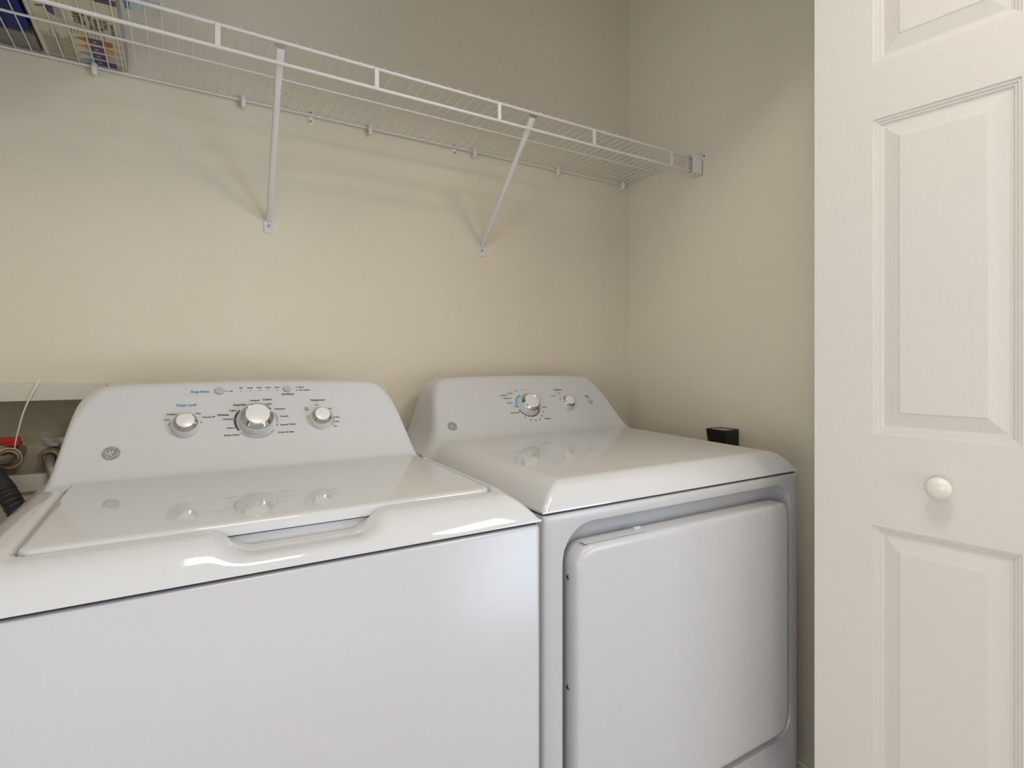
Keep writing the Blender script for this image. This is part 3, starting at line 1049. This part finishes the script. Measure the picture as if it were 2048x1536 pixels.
# dark blue container and grey box left of the carton
m = MB()
bx0, bx1, byA, byB = -1.80, -1.6225, -.34, -.078
ls = []
for ins, z in ((.008, 0), (.002, .002), (0, .008), (0, .10), (.006, .16)):
    ls.append([(p[0], p[1], ZB0 + z) for p in rrect(bx0 + ins, bx1 - ins, byA + ins, byB - ins, .022, 6)])
loops(m, ls, close_last=True, close_first=True)
nb = m.build('blue_container', M['navy'], None, smooth=True, origin=((bx0 + bx1) / 2, (byA + byB) / 2, ZB0))
tag(nb, 'dark blue rounded plastic container on the wire shelf left of the carton', 'container')
m = MB().box((-1.83, -.073, ZB0), (-1.6210, -.0080, ZB0 + .16))
nb = m.build('grey_box', M['greyp'], None, bevel=.004, origin=(-1.725, -.040, ZB0))
tag(nb, 'plain grey box on the wire shelf behind the blue container, against the wall', 'box')
# pale pack with blue stripes right of the carton
pk = empty('striped_pack', (-1.44, -.33, ZB0))
tag(pk, 'pale pack with two blue stripes on the wire shelf right of the carton', 'pack')
m = MB()
ls = []
for ins, z in ((.006, 0), (.001, .004), (0, .012), (.004, .05), (.012, .062)):
    ls.append([(p[0], p[1], ZB0 + z) for p in rrect(-1.4680 + ins, -1.405 - ins, -.420 + ins, -.262 - ins, .012, 5)])
loops(m, ls, close_last=True, close_first=True)
m.build('pack_body', M['bag'], pk, smooth=True)
m = MB()
m.box((-1.4640, -.40, ZB0 - .0004), (-1.4560, -.268, ZB0 + .001), 0).box((-1.4510, -.40, ZB0 - .0004), (-1.4440, -.268, ZB0 + .001), 1)
m.build('stripe', [M['inkblue'], M['inklb']], pk)

# ------------------------------------------------------------------ laundry outlet box, valves and hoses
ob = empty('outlet_box', (-1.678, 0, .963))
tag(ob, 'recessed laundry outlet box with pale frame in back wall beside the washing machine', 'outlet box')
m = MB()
A0, A1, C0, C1 = -1.842, -1.5145, .8535, 1.0735
m.box((A0, -.011, HZ1 - .002), (A1, -.0005, C1)).build('frame_board', M['boxfr'], ob, bevel=.0015, seg=2)
m = MB().box((A0, -.009, C0), (A1, -.0005, HZ0 + .002)); m.build('frame_board', M['boxfr'], ob, bevel=.0015, seg=2)
m = MB().box((A0, -.009, HZ0 + .002), (HX0 + .002, -.0005, HZ1 - .002)); m.build('frame_board', M['boxfr'], ob, bevel=.001, seg=2)
m = MB().box((HX1 - .002, -.009, HZ0 + .002), (A1, -.0005, HZ1 - .002)); m.build('frame_board', M['boxfr'], ob, bevel=.001, seg=2)
m = MB()
e = .001
x0_, x1_, z0_, z1_ = HX0 + e, HX1 - e, HZ0 + e, HZ1 - e
v = [(x0_, -.0005, z0_), (x1_, -.0005, z0_), (x1_, -.0005, z1_), (x0_, -.0005, z1_), (x0_, .088, z0_), (x1_, .088, z0_), (x1_, .088, z1_), (x0_, .088, z1_)]
m.add(v, [(4, 5, 6, 7)[::1], (0, 1, 5, 4), (1, 2, 6, 5), (2, 3, 7, 6), (3, 0, 4, 7)])
m.build('liner', M['boxin'], ob)


def valve(x, z, handle_m, hx0, hx1, label):
    v_ = empty('water_valve', (x, .08, z))
    tag(v_, label, 'water valve')
    m = MB()
    m.tube([(x, .0875, z + .004), (x, .050, z + .004), (x, .030, z + .002), (x, .006, z)], [.012, .012, .0135, .0135], 18)
    m.tube([(x, .034, z), (x, .034, z + .020)], [.009, .007], 14)
    m.build('valve_body', M['brass'], v_, smooth=True)
    m = MB()
    G = frame((x, .0045, z), (0, -1, -.12), (1, 0, 0))
    m.lathe([(.0175, -.010), (.0188, -.008), (.0188, .004), (.0176, .0065), (.0150, .0075), (.0132, .0072), (.0125, .003), (.0125, 0), (.0005, -.001)], G, 24, cap=False)
    m.build('coupling_nut', M['brass'], v_, smooth=True)
    m = MB()
    m.box((hx0, .026, z + .0235), (hx1, .034, z + .0385))
    m.box((x - .012, .022, z + .0195), (x + .012, .046, z + .0285))
    m.build('lever_handle', handle_m, v_, bevel=.002, seg=2)
    return v_


valve(-1.6740, .924, M['red'], -1.735, -1.6620, 'hot water valve with a red lever in the outlet box, behind the drain hose')
valve(-1.6110, .919, M['blue'], -1.6280, -1.5650, 'cold water valve with blue grey lever in the outlet box, nearer the washing machine')


def spline(pts, n=10):
    P = [Vector(p) for p in pts]; out = []
    for i in range(len(P) - 1):
        p0 = P[max(i - 1, 0)]; p1 = P[i]; p2 = P[i + 1]; p3 = P[min(i + 2, len(P) - 1)]
        for k in range(n):
            t_ = k / n
            out.append(0.5 * (2 * p1 + (p2 - p0) * t_ + (2 * p0 - 5 * p1 + 4 * p2 - p3) * t_ * t_ + (-p0 + 3 * p1 - 3 * p2 + p3) * t_ ** 3))
    out.append(P[-1])
    return out


def whose(name, pts, r, m_, label, cat, grp=None):
    o = MB().tube(spline(pts, 10), r, 14).build(name, m_, None, smooth=True, origin=pts[0])
    tag(o, label, cat, grp)
    return o


whose('water_hose', [(-1.6740, .000, .9225), (-1.6790, -.026, .9240), (-1.6900, -.050, .925), (-1.7120, -.074, .905), (-1.7350, -.080, .845), (-1.7400, -.070, .70), (-1.70, -.055, .45), (-1.62, -.055, .20), (-1.50, -.055, .14)], .0088, M['braid'],
      'braided steel water hose hanging from the red lever valve', 'hose', 'braided hoses of the washing machine')
whose('water_hose', [(-1.6110, .000, .9175), (-1.6070, -.020, .908), (-1.6000, -.036, .885), (-1.5900, -.048, .84), (-1.5800, -.052, .76), (-1.55, -.055, .50), (-1.48, -.055, .26), (-1.42, -.055, .18)], .0088, M['braid'],
      'braided steel water hose hanging from the blue grey lever valve', 'hose', 'braided hoses of the washing machine')
# corrugated drain hose
pts = spline([(-1.7150, .060, .912), (-1.7120, .000, .908), (-1.6950, -.032, .900), (-1.6680, -.058, .870), (-1.6420, -.078, .823), (-1.6060, -.088, .770), (-1.5600, -.088, .66), (-1.530, -.088, .45), (-1.530, -.088, .22)], 14)
fine = []
for a, b in zip(pts[:-1], pts[1:]):
    n = max(1, int((b - a).length / .0016))
    for k in range(n): fine.append(a.lerp(b, k / n))
rs = []
acc = 0
for i, p in enumerate(fine):
    if i: acc += (p - fine[i - 1]).length
    ph = (acc % .0052) / .0052
    rs.append(.0172 if ph < .55 else .0150)
o = MB().tube(fine, rs, 22).build('drain_hose', M['hose'], None, smooth=True, origin=tuple(fine[0]))
tag(o, 'dark grey corrugated drain hose curving down behind the washing machine', 'hose')
# zip tie looped on the red valve's nut and standing up in front of the frame
pts = spline([(-1.6640, -.0085, .9420), (-1.6600, -.0150, .965), (-1.6500, -.0190, 1.010), (-1.6400, -.0200, 1.042), (-1.6300, -.0190, 1.066), (-1.6225, -.0160, 1.084)], 8)
m = MB()
vs = []
for i, p in enumerate(pts):
    wd_ = .0010 + .0012 * (i / (len(pts) - 1)) ** 2
    for s_ in (-1, 1):
        for q in (-1, 1):
            vs.append((p.x + s_ * wd_, p.y + q * .0005, p.z - s_ * wd_ * .35))
fs = []
for i in range(len(pts) - 1):
    a = i * 4; b = a + 4
    fs += [(a, a + 2, b + 2, b), (a + 1, b + 1, b + 3, a + 3), (a, b, b + 1, a + 1), (a + 2, a + 3, b + 3, b + 2)]
m.add(vs, fs)
m.lathe([(.0008, 0), (.0008, .001)], frame((-1.664, -.009, .9420), (0, 0, 1)), 6)
m.tube([(-1.6740 + .0200 * math.cos(R(a)), -.0020 - .0012 * math.sin(R(a)), .924 + .0200 * math.sin(R(a))) for a in range(-170, 181, 14)], .0009, 6)
o = m.build('zip_tie', M['tie'], None, smooth=True, origin=(-1.664, -.009, .942))
tag(o, 'translucent nylon zip tie around the red valve nut, its end standing up', 'zip tie')

# ------------------------------------------------------------------ black box on the right wall
bb = empty('wall_box', (0, -.42, .80))
tag(bb, 'small black box on the right wall just behind the dryer top', 'box')
m = MB()
ls = []
for z, k_ in ((.790, .80), (.9225, 1.0)):
    ls.append([(p[0], p[1], z) for p in rrect(-.063 * k_, -.0005, -.4545, -.4545 + .066 * k_, .002, 3)])
ls.append([(p[0], p[1], .9245) for p in rrect(-.0615, -.0005, -.4530, -.3900, .002, 3)])
ls.append([(p[0], p[1], .9225) for p in rrect(-.0580, -.0040, -.4500, -.3930, .002, 3)])
loops(m, ls, close_last=True, close_first=True)
m.build('box_shell', M['black'], bb)
m = MB().box((-.0560, -.4480, .9215), (-.0080, -.3950, .9228))
m.build('top_plate', M['boxin'], bb)

# baseboards
m = MB().box((XL, -.014, 0), (XR, -.0005, .085))
tag(m.build('baseboard_back', M['ceiling'], None, bevel=.004), kind='structure')
m = MB().box((-.014, YF, 0), (-.0005, -.014, .085))
tag(m.build('baseboard_right', M['ceiling'], None, bevel=.004), kind='structure')
